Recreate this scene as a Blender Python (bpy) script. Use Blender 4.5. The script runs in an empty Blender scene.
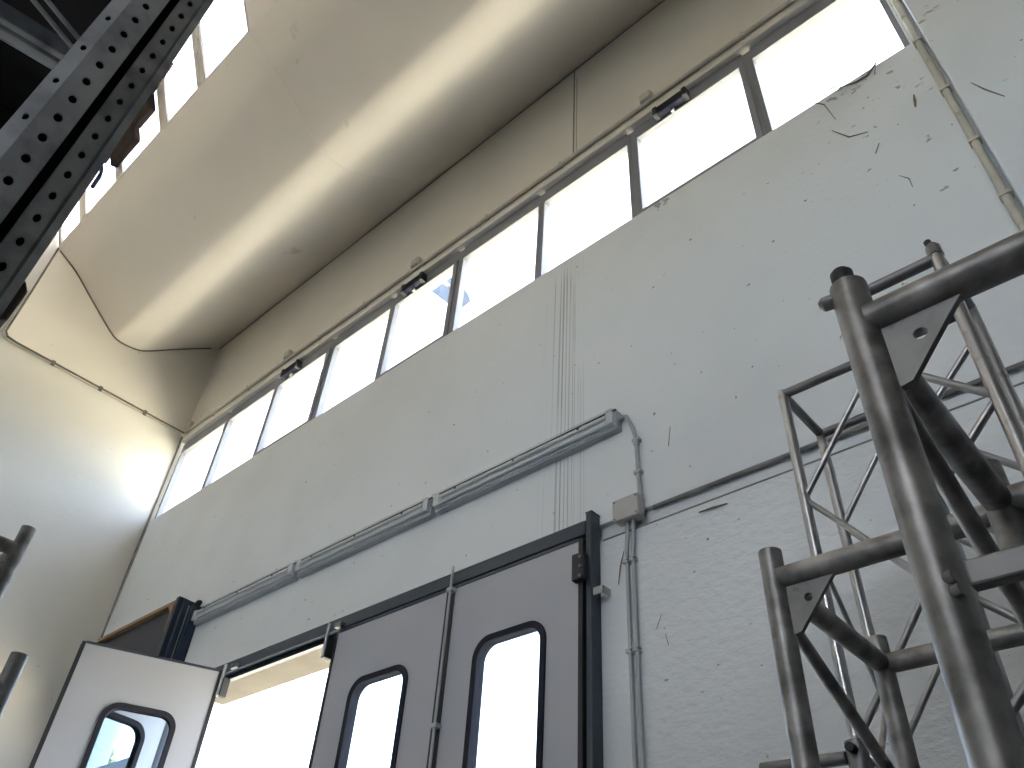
import bpy, bmesh, math, random
from mathutils import Vector, Matrix
random.seed(4)
C = bpy.context.scene.collection
EYE = 1.6                      # the eye stands 1.6 m above the floor; heights below are measured from the eye

# ------------------------------------------------------------------ materials
def mat(name, col, rough=.6, metal=0., var=.0, vscale=3., bump=0., bscale=40., dark=None, dscale=8., dlo=.62, dhi=.75, spec=.5, stretch=None):
    m = bpy.data.materials.new(name); m.use_nodes = True
    nt = m.node_tree; N = nt.nodes; L = nt.links
    b = N['Principled BSDF']
    b.inputs['Roughness'].default_value = rough; b.inputs['Metallic'].default_value = metal
    b.inputs['Specular IOR Level'].default_value = spec
    tc = N.new('ShaderNodeTexCoord'); src = tc.outputs['Object']
    if stretch:
        mp = N.new('ShaderNodeMapping'); mp.inputs['Scale'].default_value = stretch
        L.new(src, mp.inputs['Vector']); src = mp.outputs['Vector']
    c = N.new('ShaderNodeRGB'); c.outputs[0].default_value = (*col, 1); out = c.outputs[0]
    def noise(scale, detail=5):
        n = N.new('ShaderNodeTexNoise'); n.inputs['Scale'].default_value = scale; n.inputs['Detail'].default_value = detail
        L.new(src, n.inputs['Vector']); return n.outputs['Fac']
    def mix(fac, a, bb, mode='MIX'):
        x = N.new('ShaderNodeMix'); x.data_type = 'RGBA'; x.blend_type = mode
        if hasattr(fac, 'is_linked'): L.new(fac, x.inputs['Factor'])
        else: x.inputs['Factor'].default_value = fac
        L.new(a, x.inputs[6])
        if isinstance(bb, tuple): x.inputs[7].default_value = (*bb, 1)
        else: L.new(bb, x.inputs[7])
        return x.outputs[2]
    def rng(v, a, bb, o0=0., o1=1.):
        r = N.new('ShaderNodeMapRange'); r.inputs[1].default_value = a; r.inputs[2].default_value = bb
        r.inputs[3].default_value = o0; r.inputs[4].default_value = o1
        L.new(v, r.inputs[0]); return r.outputs[0]
    if var:
        k = rng(noise(vscale), .3, .7, 1 - var, 1 + var)
        h = N.new('ShaderNodeVectorMath'); h.operation = 'SCALE'; L.new(out, h.inputs[0]); L.new(k, h.inputs['Scale']); out = h.outputs[0]
    if dark:
        out = mix(rng(noise(dscale, 8), dlo, dhi), out, dark)
    m['_out'] = 0
    L.new(out, b.inputs['Base Color'])
    if bump:
        bp = N.new('ShaderNodeBump'); bp.inputs['Strength'].default_value = bump; bp.inputs['Distance'].default_value = .01
        L.new(noise(bscale, 6), bp.inputs['Height']); L.new(bp.outputs[0], b.inputs['Normal'])
    return m

def wall_material():
    """white painted plaster, with drip stains under the window row, scuffs and cobweb specks"""
    m = bpy.data.materials.new('plaster'); m.use_nodes = True
    nt = m.node_tree; N = nt.nodes; L = nt.links; b = N['Principled BSDF']
    b.inputs['Roughness'].default_value = .6
    geo = N.new('ShaderNodeNewGeometry'); sep = N.new('ShaderNodeSeparateXYZ'); L.new(geo.outputs['Position'], sep.inputs[0])
    def math_(op, a, bb=None, clamp=False):
        n = N.new('ShaderNodeMath'); n.operation = op; n.use_clamp = clamp
        for i, v in enumerate((a, bb)):
            if v is None: continue
            if isinstance(v, (int, float)): n.inputs[i].default_value = v
            else: L.new(v, n.inputs[i])
        return n.outputs[0]
    def rng(v, a, bb, o0=0., o1=1.):
        r = N.new('ShaderNodeMapRange'); r.inputs[1].default_value = a; r.inputs[2].default_value = bb
        r.inputs[3].default_value = o0; r.inputs[4].default_value = o1; r.interpolation_type = 'SMOOTHSTEP'
        L.new(v, r.inputs[0]); return r.outputs[0]
    def noise(scale, stretch=(1, 1, 1), detail=5, off=0):
        mp = N.new('ShaderNodeMapping'); mp.inputs['Scale'].default_value = stretch; mp.inputs['Location'].default_value = (off, off, off)
        L.new(geo.outputs['Position'], mp.inputs['Vector'])
        n = N.new('ShaderNodeTexNoise'); n.inputs['Scale'].default_value = scale; n.inputs['Detail'].default_value = detail
        L.new(mp.outputs[0], n.inputs['Vector']); return n.outputs['Fac']
    def mix(fac, a, bb):
        x = N.new('ShaderNodeMix'); x.data_type = 'RGBA'; L.new(fac, x.inputs['Factor'])
        if isinstance(a, tuple): x.inputs[6].default_value = (*a, 1)
        else: L.new(a, x.inputs[6])
        x.inputs[7].default_value = (*bb, 1); return x.outputs[2]
    out = mix(rng(noise(.9), .35, .7), (.735, .775, .805), (.68, .715, .74))
    # drip stains: thin vertical runs around x = -2.6 from the sill down to the door frame
    dx = math_('ABSOLUTE', math_('SUBTRACT', sep.outputs[0], -2.62))
    band = rng(dx, .05, .24, 1, 0)
    hz = math_('MULTIPLY', rng(sep.outputs[2], EYE+2.2, EYE+2.5), rng(sep.outputs[2], EYE+4.5, EYE+4.84, 1, .15))
    runs = rng(noise(1., (64, 1, .20), 3), .50, .66)
    runs = math_('MULTIPLY', runs, rng(noise(1.3, (3, 1, .8), 4, 7), .42, .60, .08, 1))
    out = mix(math_('MULTIPLY', math_('MULTIPLY', math_('MULTIPLY', band, hz), runs), .75), out, (.25, .26, .27))
    # specks, scuffs and old cobwebs, denser at the right hand corner
    near = rng(sep.outputs[0], -1.6, -.3, .0, .075)
    high = rng(sep.outputs[2], EYE+2.9, EYE+4.2)
    sill = math_('MULTIPLY', rng(sep.outputs[2], EYE+4.62, EYE+4.84), math_('MULTIPLY', rng(sep.outputs[0], -1.1, -.5, 0, .12), rng(sep.outputs[2], EYE+4.84, EYE+4.92, 1, 0)))
    sm = math_('MULTIPLY', rng(math_('ABSOLUTE', math_('SUBTRACT', sep.outputs[0], -1.74)), .03, .16, .30, 0), rng(sep.outputs[2], EYE+4.64, EYE+4.78))
    thr = math_('SUBTRACT', math_('SUBTRACT', math_('SUBTRACT', .745, math_('MULTIPLY', near, high)), sill), sm)
    nz = noise(11., (1, 1, 1.7), 12, 3)
    sp = rng(math_('SUBTRACT', nz, thr), 0, .05)
    out = mix(math_('MULTIPLY', sp, .65), out, (.14, .14, .135))
    sp2 = rng(noise(21., (1, 1, 1), 3, 5), .725, .755)
    out = mix(math_('MULTIPLY', sp2, .75), out, (.09, .09, .09))
    L.new(out, b.inputs['Base Color'])
    bp = N.new('ShaderNodeBump'); bp.inputs['Strength'].default_value = .22; bp.inputs['Distance'].default_value = .012
    low = rng(sep.outputs[2], EYE+2.2, EYE+2.5, .85, .25); L.new(low, bp.inputs['Strength'])
    L.new(noise(15, (1, 1, 1.9), 7), bp.inputs['Height']); L.new(bp.outputs[0], b.inputs['Normal'])
    return m

def glass(name, tint=(1, 1, 1), refl=.08, milk=0., milkcol=(.9, .92, .95), rough=.03, edge=.7):
    m = bpy.data.materials.new(name); m.use_nodes = True
    nt = m.node_tree; N = nt.nodes; L = nt.links; N.remove(N['Principled BSDF'])
    t = N.new('ShaderNodeBsdfTransparent'); t.inputs[0].default_value = (*tint, 1)
    g = N.new('ShaderNodeBsdfGlossy'); g.inputs['Roughness'].default_value = rough
    mx = N.new('ShaderNodeMixShader')
    fr = N.new('ShaderNodeLayerWeight'); fr.inputs[0].default_value = .5
    pw = N.new('ShaderNodeMath'); pw.operation = 'POWER'; pw.inputs[1].default_value = 5; L.new(fr.outputs['Facing'], pw.inputs[0])
    ma = N.new('ShaderNodeMath'); ma.operation = 'MULTIPLY_ADD'; ma.inputs[1].default_value = edge; ma.inputs[2].default_value = refl*.5; ma.use_clamp = True
    L.new(pw.outputs[0], ma.inputs[0]); L.new(ma.outputs[0], mx.inputs[0])
    L.new(t.outputs[0], mx.inputs[1]); L.new(g.outputs[0], mx.inputs[2])
    out = mx.outputs[0]
    if milk:
        tr = N.new('ShaderNodeBsdfTranslucent'); tr.inputs[0].default_value = (*milkcol, 1)
        tc = N.new('ShaderNodeTexCoord'); mp = N.new('ShaderNodeMapping'); mp.inputs['Scale'].default_value = (7, 1, 1)
        nz = N.new('ShaderNodeTexNoise'); nz.inputs['Scale'].default_value = 2; nz.inputs['Detail'].default_value = 6
        L.new(tc.outputs['Object'], mp.inputs[0]); L.new(mp.outputs[0], nz.inputs['Vector'])
        r = N.new('ShaderNodeMapRange'); r.inputs[1].default_value = .3; r.inputs[2].default_value = .7
        r.inputs[3].default_value = milk - .2; r.inputs[4].default_value = min(1, milk + .15); L.new(nz.outputs['Fac'], r.inputs[0])
        m2 = N.new('ShaderNodeMixShader'); L.new(r.outputs[0], m2.inputs[0]); L.new(out, m2.inputs[1]); L.new(tr.outputs[0], m2.inputs[2])
        out = m2.outputs[0]
    L.new(out, N['Material Output'].inputs[0])
    return m

M = dict(
    plaster=wall_material(),
    ceiling=mat('ceiling_paint', (.71, .66, .585), .42, var=.04, vscale=.7, bump=.08, bscale=10, dark=(.33, .31, .28), dscale=2.2, dlo=.70, dhi=.82),
    tymp=mat('cream_paint', (.745, .705, .625), .5, var=.05, vscale=1., bump=.15, bscale=14, dark=(.30, .28, .25), dscale=3.5, dlo=.70, dhi=.80),
    side=mat('side_wall_paint', (.665, .645, .59), .5, var=.04, vscale=1., bump=.2, bscale=14, dark=(.16, .155, .15), dscale=15, dlo=.75, dhi=.78),
    block=mat('blocker_grey', (.10, .10, .10), .9, var=.1, vscale=4),
    lintel=mat('lintel_darkened', (.16, .142, .11), .9, var=.1, vscale=5),
    floor=mat('concrete', (.22, .215, .21), .6, var=.12, vscale=1.2, bump=.1),
    ground=mat('sunlit_gravel', (.50, .455, .35), .9, var=.12, vscale=.6),
    grey_alu=mat('grey_aluminium', (.25, .26, .285), .5, .1, var=.06),
    seal=mat('sealant', (.16, .14, .115), .8, var=.2, vscale=8),
    joint=mat('dirty_joint', (.24, .235, .225), .9, var=.25, vscale=9),
    pvc=mat('grey_conduit', (.42, .45, .46), .4, var=.05),
    pvc_cream=mat('painted_conduit', (.50, .475, .41), .5, var=.15, vscale=6, dark=(.2, .18, .15), dscale=9),
    boxplast=mat('box_plastic', (.40, .40, .385), .5, var=.06),
    boxcream=mat('box_painted', (.55, .52, .44), .5, var=.08),
    actuator=mat('actuator_navy', (.018, .021, .038), .65, spec=.2),
    brown=mat('actuator_brown', (.022, .014, .010), .8, spec=.1),
    rust=mat('rusty_steel', (.06, .035, .025), .8, .2, var=.4, vscale=20),
    fixture=mat('fixture_grey', (.36, .38, .41), .45, var=.05),
    tube=mat('fluorescent_tube', (.70, .72, .74), .25),
    black=mat('black_rubber', (.02, .021, .026), .6),
    panel=mat('door_panel', (.42, .435, .48), .38, var=.03, vscale=2, bump=.04, bscale=120),
    dframe=mat('door_frame_steel', (.052, .068, .090), .40, .25, var=.12, vscale=6),
    gasket=mat('window_gasket', (.035, .036, .045), .9, spec=.05),
    galv=mat('galvanised', (.42, .44, .46), .38, .8, var=.12, vscale=12),
    rack=mat('rack_galvanised', (.36, .38, .40), .48, .55, var=.22, vscale=9, bump=.05, bscale=60, dark=(.17, .18, .195), dscale=14, dlo=.5, dhi=.75),
    alu=mat('worn_aluminium', (.30, .295, .285), .48, .85, var=.35, vscale=14, dark=(.10, .096, .09), dscale=20, dlo=.46, dhi=.80, bump=.05, bscale=50),
    thin_alu=mat('clean_aluminium', (.42, .42, .42), .32, .9, var=.10, vscale=14, dark=(.2, .19, .18), dscale=22, dlo=.62, dhi=.78),
    plate=mat('grey_plate', (.26, .26, .255), .5, .6, var=.15, vscale=20, dark=(.06, .06, .06), dscale=30, dlo=.6, dhi=.75),
    alu_dark=mat('dull_aluminium', (.20, .20, .20), .45, .8, var=.15, vscale=14),
    ply=mat('plywood', (.30, .185, .10), .7, var=.15, vscale=10, stretch=(1, 1, 8)),
    blue=mat('dark_blue_steel', (.018, .032, .055), .45, .1, var=.25, vscale=9),
    cloth=mat('dark_backing', (.075, .075, .085), .8, var=.08),
    deck=mat('black_decking', (.004, .004, .004), .9),
    leaf=mat('leaves', (.16, .20, .05), .8, var=.3, vscale=2),
    bark=mat('bark', (.12, .09, .06), .9, var=.2),
    pale_blue=mat('pale_blue_sheet', (.10, .145, .24), .8, spec=.1),
    glass=glass('clear_glass', (.97, .985, .99)),
    acrylic=glass('acrylic_pane', (.74, .80, .86), .06),
    skyglass=glass('dirty_roof_glass', (.9, .9, .92), .05, .86, (.56, .56, .60)),
    cover=glass('clear_cover', (.95, .96, .97), .05, rough=.35, edge=.12),
)

# ------------------------------------------------------------------ mesh helpers
class MB:
    def __init__(s): s.b = bmesh.new()
    def box(s, x0, x1, y0, y1, z0, z1):
        v = [s.b.verts.new((x, y, z + EYE)) for x in (x0, x1) for y in (y0, y1) for z in (z0, z1)]
        for f in ((0,1,3,2),(4,6,7,5),(0,4,5,1),(2,3,7,6),(0,2,6,4),(1,5,7,3)): s.b.faces.new([v[i] for i in f])
        return s
    def obox(s, c, ax, ay, az):
        """box from its centre and three half axes"""
        c = Vector(c) + Vector((0, 0, EYE)); ax, ay, az = Vector(ax), Vector(ay), Vector(az)
        v = [s.b.verts.new(c + i*ax + j*ay + k*az) for i in (-1,1) for j in (-1,1) for k in (-1,1)]
        for f in ((0,1,3,2),(4,6,7,5),(0,4,5,1),(2,3,7,6),(0,2,6,4),(1,5,7,3)): s.b.faces.new([v[i] for i in f])
        return s
    def tube(s, pts, r, n=14, caps=True, radii=None):
        pts = [Vector(p) + Vector((0, 0, EYE)) for p in pts]; rings = []
        up = None
        for i, p in enumerate(pts):
            d = (pts[min(i+1, len(pts)-1)] - pts[max(i-1, 0)]).normalized()
            if up is None:
                up = Vector((0, 0, 1)) if abs(d.z) < .9 else Vector((1, 0, 0))
            a = d.cross(up).normalized(); bb = a.cross(d).normalized(); up = bb
            rr = radii[i] if radii else r
            rings.append([s.b.verts.new(p + rr*(math.cos(t)*a + math.sin(t)*bb)) for t in [2*math.pi*k/n for k in range(n)]])
        for A, B in zip(rings, rings[1:]):
            for k in range(n):
                f = s.b.faces.new((A[k], A[(k+1) % n], B[(k+1) % n], B[k])); f.smooth = True
        if caps:
            for R_ in (rings[0][::-1], rings[-1]): s.b.faces.new([s.b.verts.new(v.co) for v in R_])
        return s
    def prism(s, poly, axis, a0, a1):
        """polygon in the plane square to the axis, extruded from a0 to a1 ('x': (y,z), 'y': (x,z), 'z': (x,y))"""
        def P(p, a):
            if axis == 'x': return (a, p[0], p[1] + EYE)
            if axis == 'y': return (p[0], a, p[1] + EYE)
            return (p[0], p[1], a + EYE)
        A = [s.b.verts.new(P(p, a0)) for p in poly]; B = [s.b.verts.new(P(p, a1)) for p in poly]
        n = len(poly); s.b.faces.new(A); s.b.faces.new(B[::-1])
        for i in range(n): s.b.faces.new((A[i], B[i], B[(i+1) % n], A[(i+1) % n]))
        return s
    def face(s, pts):
        s.b.faces.new([s.b.verts.new((p[0], p[1], p[2] + EYE)) for p in pts]); return s
    def ring(s, outer, inner, M0, depth):
        """frame between two closed outlines of equal count; M0 maps (u,v,w) to the place, w from 0 to depth"""
        n = len(outer); V = []
        for w in (0, depth):
            V.append(([s.b.verts.new(M0(u, v, w)) for u, v in outer], [s.b.verts.new(M0(u, v, w)) for u, v in inner]))
        (o0, i0), (o1, i1) = V
        for k in range(n):
            j = (k+1) % n
            s.b.faces.new((o0[k], o0[j], i0[j], i0[k])); s.b.faces.new((o1[k], i1[k], i1[j], o1[j]))
            s.b.faces.new((o0[k], o1[k], o1[j], o0[j])); s.b.faces.new((i0[k], i0[j], i1[j], i1[k]))
        return s
    def slab(s, outline, M0, depth):
        A = [s.b.verts.new(M0(u, v, 0)) for u, v in outline]; B = [s.b.verts.new(M0(u, v, depth)) for u, v in outline]
        n = len(A); s.b.faces.new(A); s.b.faces.new(B[::-1])
        for k in range(n): s.b.faces.new((A[k], B[k], B[(k+1) % n], A[(k+1) % n]))
        return s
    def build(s, name, m, parent=None, bevel=0., smooth=False, solid=0.):
        bmesh.ops.recalc_face_normals(s.b, faces=s.b.faces)
        if parent is not None:
            w = Vector(parent['_at']); bmesh.ops.translate(s.b, verts=s.b.verts, vec=-w)
        if smooth:
            for f in s.b.faces: f.smooth = True
        me = bpy.data.meshes.new(name); s.b.to_mesh(me); s.b.free()
        me.materials.append(m)
        o = bpy.data.objects.new(name, me); C.objects.link(o); o['_at'] = (0, 0, 0)
        if parent is not None:
            o.parent = parent; o['_at'] = parent['_at']
        if solid:
            k = o.modifiers.new('thick', 'SOLIDIFY'); k.thickness = solid; k.offset = 0
        if bevel:
            k = o.modifiers.new('edge', 'BEVEL'); k.width = bevel; k.segments = 2; k.limit_method = 'ANGLE'
        return o
def thing(name, label, cat, at, group=None, kind=None):
    o = bpy.data.objects.new(name, None); C.objects.link(o); o.empty_display_size = .1
    o.location = (at[0], at[1], at[2] + EYE); o['_at'] = (at[0], at[1], at[2] + EYE)
    return tag(o, label, cat, group, kind)
def tag(o, label, cat, group=None, kind=None):
    o['label'] = label; o['category'] = cat
    if group: o['group'] = group
    if kind: o['kind'] = kind
    return o
def spline(pts, per=6):
    out = []
    for i in range(len(pts)-1):
        p0, p1, p2, p3 = (Vector(pts[max(0, min(len(pts)-1, j))]) for j in (i-1, i, i+1, i+2))
        for k in range(per):
            t = k/per
            out.append(.5*((2*p1) + (p2-p0)*t + (2*p0-5*p1+4*p2-p3)*t*t + (3*p1-p0-3*p2+p3)*t**3))
    return out + [Vector(pts[-1])]
def rounded(x0, x1, z0, z1, r, n=6):
    out = []
    for cx, cz, a in ((x1-r, z1-r, 0), (x0+r, z1-r, 90), (x0+r, z0+r, 180), (x1-r, z0+r, 270)):
        for k in range(n+1):
            t = math.radians(a + 90*k/n); out.append((cx + r*math.cos(t), cz + r*math.sin(t)))
    return out

# ------------------------------------------------------------------ the room
COBWEBS = [([(-0.608, 3.126, 4.854), (-0.536, 3.126, 4.743), (-0.505, 3.126, 4.535)], 0.0035), ([(-0.547, 3.126, 4.456), (-0.471, 3.126, 4.307), (-0.371, 3.126, 4.257)], 0.004), ([(-0.424, 3.126, 4.807), (-0.322, 3.126, 4.759), (-0.253, 3.126, 4.756), (-0.18, 3.126, 4.825)], 0.008), ([(-0.186, 3.126, 4.827), (-0.216, 3.126, 4.729)], 0.004), ([(-0.313, 3.126, 3.773), (-0.276, 3.126, 3.712), (-0.277, 3.126, 3.637)], 0.003), ([(-0.084, 3.126, 4.333), (-0.092, 3.126, 4.283), (-0.103, 3.126, 4.231)], 0.008), ([(-0.34, 3.126, 4.107), (-0.376, 3.126, 4.042)], 0.005), ([(0.167, 2.987, 3.99), (0.2, 2.987, 3.886), (0.253, 2.987, 3.758)], 0.004), ([(-0.56, 3.126, 4.873), (-0.463, 3.126, 4.853), (-0.402, 3.126, 4.83)], 0.005), ([(-1.845, 3.127, 2.805), (-1.866, 3.127, 2.676)], 0.003), ([(-2.188, 3.127, 2.134), (-2.214, 3.127, 2.054), (-2.23, 3.127, 1.954)], 0.004), ([(-1.724, 3.127, 2.198), (-1.638, 3.127, 2.195), (-1.563, 3.127, 2.189)], 0.006), ([(-1.984, 3.127, 1.724), (-2.017, 3.127, 1.662)], 0.003), ([(-1.969, 3.127, 1.625), (-1.957, 3.127, 1.568)], 0.003)]
XL, XR, D = -9.1, 9.0, 3.13           # left wall, right wall, front wall
W0, W1 = 4.82, 5.98                    # window row: sill and head
DX0, DX1, DZ = -6.55, -2.42, 2.25     # door opening
T = .27

fl = MB().box(XL-.3, XR+.3, -7.6, D+T, -1.75, -1.6).build('floor', M['floor'])
tag(fl, 'grey concrete floor of the workshop', 'floor', kind='structure')

w = MB()
SX0, SX1, SZ = -8.45, -7.15, 2.66     # side opening under the plywood box
w.box(XL, SX0, D, D+T, -1.6, W0); w.box(SX0, SX1, D, D+T, SZ, W0); w.box(SX0, SX1, D, D+T, -1.6, 1.88); w.box(SX1, DX0, D, D+T, -1.6, W0)
w.box(DX0, DX1, D, D+T, DZ, W0)
w.box(DX1, XR, D, D+T, -1.6, 2.25)
w.box(DX1, XR, D+.035, D+T, 2.25, 2.352)
w.box(DX1, XR, D, D+T, 2.352, W0)
w.box(.02, XR, D, D+T, W0, W1+.03)
wf = w.build('wall_front', M['plaster'])
tag(wf, 'white plastered front wall under the long window row, with drip stains', 'wall', kind='structure')
o = MB().box(XL, XR, D, D+.10, W1+.029, 7.9).box(XL, XR, D+.10, D+T, W1+.12, 7.9).build('trim_10', M['tymp'])
tag(o, 'cream beam above the window row, under the curved ceiling', 'beam', kind='structure')
o = MB().tube([(DX1+.09, D+.002, 2.248), (XR, D+.002, 2.248)], .006, 8).build('trim_5', M['joint'])  # thin dark line drawn for the shade at the recess's lower edge
tag(o, 'joint line across the wall right of the door, shade put into its dark tone', 'joint', kind='structure')

o = MB().tube([(-2.0, D+.014, 2.347), (-1.2, D+.012, 2.345), (.1, D+.013, 2.347), (XR, D+.012, 2.346)], .013, 8).build('trim_12', M['joint'])  # dark strip for dust and for the shade under the lip
tag(o, 'dusty lip of the wall recess right of the door, shade under it painted dark', 'joint', kind='structure')
wl = MB().box(XL-.3, XL-.04, -7.6, D+T, -1.6, 9.4).build('wall_left', M['side'])
tag(wl, 'cream white side wall left of the folding door', 'wall', kind='structure')
wr = MB().box(XR, XR+.3, -7.6, D+T, -1.6, 9.4).build('wall_right', M['plaster'])
tag(wr, 'white side wall far to the right', 'wall', kind='structure')
wb = MB().box(XL-.3, XR+.3, -7.9, -7.6, -1.6, 4.7).box(XL-.3, XR+.3, -7.9, -7.6, 6.1, 9.4).box(XL-.3, -1, -7.9, -7.6, 4.7, 6.1).box(4, XR+.3, -7.9, -7.6, 4.7, 6.1).build('wall_back', M['plaster'])
t = thing('window_15', 'unseen high window row added in the rear wall to light the front wall', 'window', (1.5, -7.75, 4.7), kind='structure')  # invented opening that lets sky light reach the front wall
f = MB()
for k in range(5):
    a, b_ = -1+k, k
    f.box(a, a+.04, -7.78, -7.72, 4.7, 6.1); f.box(b_-.04, b_, -7.78, -7.72, 4.7, 6.1)
    f.box(a+.04, b_-.04, -7.78, -7.72, 4.7, 4.76); f.box(a+.04, b_-.04, -7.78, -7.72, 6.04, 6.1)
f.build('window_frame', M['grey_alu'], t)
MB().box(-.99, 3.99, -7.755, -7.749, 4.71, 6.09).build('glass', M['glass'], t)
wi = MB().box(.3, XR, -1.5, -1.3, -1.6, 3.0).build('blocker_wall', M['block'])  # unseen partition added to keep light off the lower front wall
tag(wi, 'unseen dark grey partition added behind the viewer to block light', 'wall', kind='structure')
tag(wb, 'white rear wall behind the racking', 'wall', kind='structure')
pil = MB().box(.095, .75, 2.99, D-.002, -1.6, 7.3).build('trim_1', M['plaster'], bevel=.01)
tag(pil, 'plastered wall pillar at the right end of the window row', 'pillar', kind='structure')

# curved roof beam: section (y, z) swept along x
prof = [(3.13,7.70),(2.85,7.49),(2.58,7.275),(2.38,7.105),(2.26,7.01),(2.16,6.945),(2.04,6.915),(1.93,6.905),(1.83,6.92),(1.75,6.965),(1.66,7.03),(1.556,7.11),(1.29,7.32),(1.037,7.52),(.73,7.69)]
full = [(.20,8.885),(.0,8.72),(-.35,8.42),(-.9,7.85),(-1.3,7.38),(-1.62,7.105),(-1.74,7.01),(-1.84,6.945),(-1.96,6.915)] + [(y-4, z) for y, z in prof[7:]]
SEAM = -4.78
ce = MB()
def sweep(pts, x0, x1):
    c = spline(pts, 8)
    lo = [(p.x, p.y) for p in c]; 
    up = []
    for i, p in enumerate(c):
        a, b_ = c[max(i-1, 0)], c[min(i+1, len(c)-1)]; d = (b_-a).normalized(); nrm = Vector((d.y, -d.x))
        up.append((p.x + .07*nrm.x, p.y + .07*nrm.y))
    A0 = [ce.b.verts.new((x0, y, z+EYE)) for y, z in lo]; A1 = [ce.b.verts.new((x1, y, z+EYE)) for y, z in lo]
    B0 = [ce.b.verts.new((x0, y, z+EYE)) for y, z in up]; B1 = [ce.b.verts.new((x1, y, z+EYE)) for y, z in up]
    for i in range(len(lo)-1):
        for q in ((A0[i], A1[i], A1[i+1], A0[i+1]), (B0[i], B0[i+1], B1[i+1], B1[i])):
            f = ce.b.faces.new(q); f.smooth = True
        for q in ((A0[i], A0[i+1], B0[i+1], B0[i]), (A1[i], B1[i], B1[i+1], A1[i+1])): ce.b.faces.new([ce.b.verts.new(v.co) for v in q])
    for i in (0, -1): ce.b.faces.new([ce.b.verts.new(v.co) for v in (A0[i], B0[i], B1[i], A1[i])])
for x0, x1 in ((XL-.04, SEAM-.0018), (SEAM+.0018, XR)):
    sweep(prof, x0, x1)
    sweep(full, x0, x1)
    sweep([(y-4, z) for y, z in full], x0, x1)
# seam backing and the weather skin over the beams
for x0, x1 in ((SEAM-.1, SEAM+.1),):
    for dy, pp in ((0, prof), (0, full), (-4, full)):
        c = [(p.x+dy, p.y+.02) for p in spline(pp, 8)]
        ce.prism(c + [(y, z+.06) for y, z in c[::-1]], 'x', x0, x1)
cl = ce.build('ceiling', M['ceiling'])
tag(cl, 'cream curved concrete roof beams swept along the hall', 'ceiling', kind='structure')
rc = MB().box(XL-.3, XR+.3, -7.9, -7.0, 7.75, 7.9).box(XL-.3, XR+.3, -7.9, -7.2, 7.9, 9.4).build('trim_6', M['ceiling'])
tag(rc, 'cream closing strip of the roof above the rear wall', 'roof edge', kind='structure')

# end plate of the beam on the left wall, and the cables that outline it
sp = [(p.x, p.y) for p in spline(prof, 6)]
ty = MB().prism([(.77, 6.16), (3.125, 6.16)] + sp, 'x', XL-.04, XL).build('trim_2', M['tymp'])
tag(ty, 'cream end plate of the roof beam above the left wall', 'beam end', kind='structure')
edge = [(XL+.006, 3.11, 6.145), (XL+.006, .90, 6.145), (XL+.006, .80, 6.16), (XL+.006, .757, 6.21), (XL+.006, .752, 6.9), (XL+.006, .738, 7.68)]
cb = thing('wall_cable', 'thin grey cable bent around the cream beam end on the left wall', 'cable', edge[1])
MB().tube(edge, .011, 8).build('cable', M['seal'], cb)
MB().tube([(p[0]-.012, p[1]-.03, p[2]-.03) for p in edge[:-1]], .008, 8).build('cable', M['pvc_cream'], cb)
for i, y in enumerate((2.55, 1.95, 1.35)):
    MB().box(XL-.002, XL+.02, y-.02, y+.02, 6.10, 6.165).build('cable_clip', M['seal'], cb)
jc = MB().tube([(XL+.004, y, z-.006) for y, z in sp[3:-1]], .0105, 8).build('trim_3', M['seal'])
tag(jc, 'dark sealed joint following the curve of the roof beam on the left wall', 'joint', kind='structure')
jf = MB().tube([(XL+.02, 3.124, 7.672), (-7.2, 3.124, 7.672), (SEAM, 3.124, 7.67), (-2, 3.124, 7.67), (1.5, 3.124, 7.67)], .006, 8).build('trim_4', M['joint'])
tag(jf, 'dusty joint between curved ceiling and front wall', 'joint', kind='structure')
ck = MB().box(-2.582, -2.570, D-.004, D+.01, 6.22, 7.66).box(-2.545, -2.541, D-.003, D+.01, 6.22, 7.5).build('trim_7', M['joint'])
tag(ck, 'dark vertical crack in the wall above the window row', 'crack', kind='structure')

o = MB().tube([(XL-.03, D-.006, 6.1), (XL-.032, D-.004, 5.2), (XL-.03, D-.006, 4.4), (XL-.033, D-.003, 3.4), (XL-.03, D-.006, 1.5)], .011, 8, radii=[.012, .009, .02, .011, .009]).build('trim_14', M['joint'])
tag(o, 'dusty joint in the corner between left wall and front wall', 'joint', kind='structure')
for on_pillar, lb in ((False, 'dusty cobweb threads on the white wall below the windows and beside the conduits'), (True, 'dusty cobweb thread on the front of the wall pillar at upper right')):
    cw = MB()
    for pts, r_ in COBWEBS:
        if (pts[0][1] < 3.05) != on_pillar: continue
        pts = [(p[0], 2.9885 if on_pillar else p[1]-r_-.001, p[2]) for p in pts]
        cw.tube(pts, r_, 6, radii=[r_*.5] + [r_]*(len(pts)-2) + [r_*.6])
    tag(cw.build('cobweb', M['seal']), lb, 'cobweb', kind='stuff')

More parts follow.
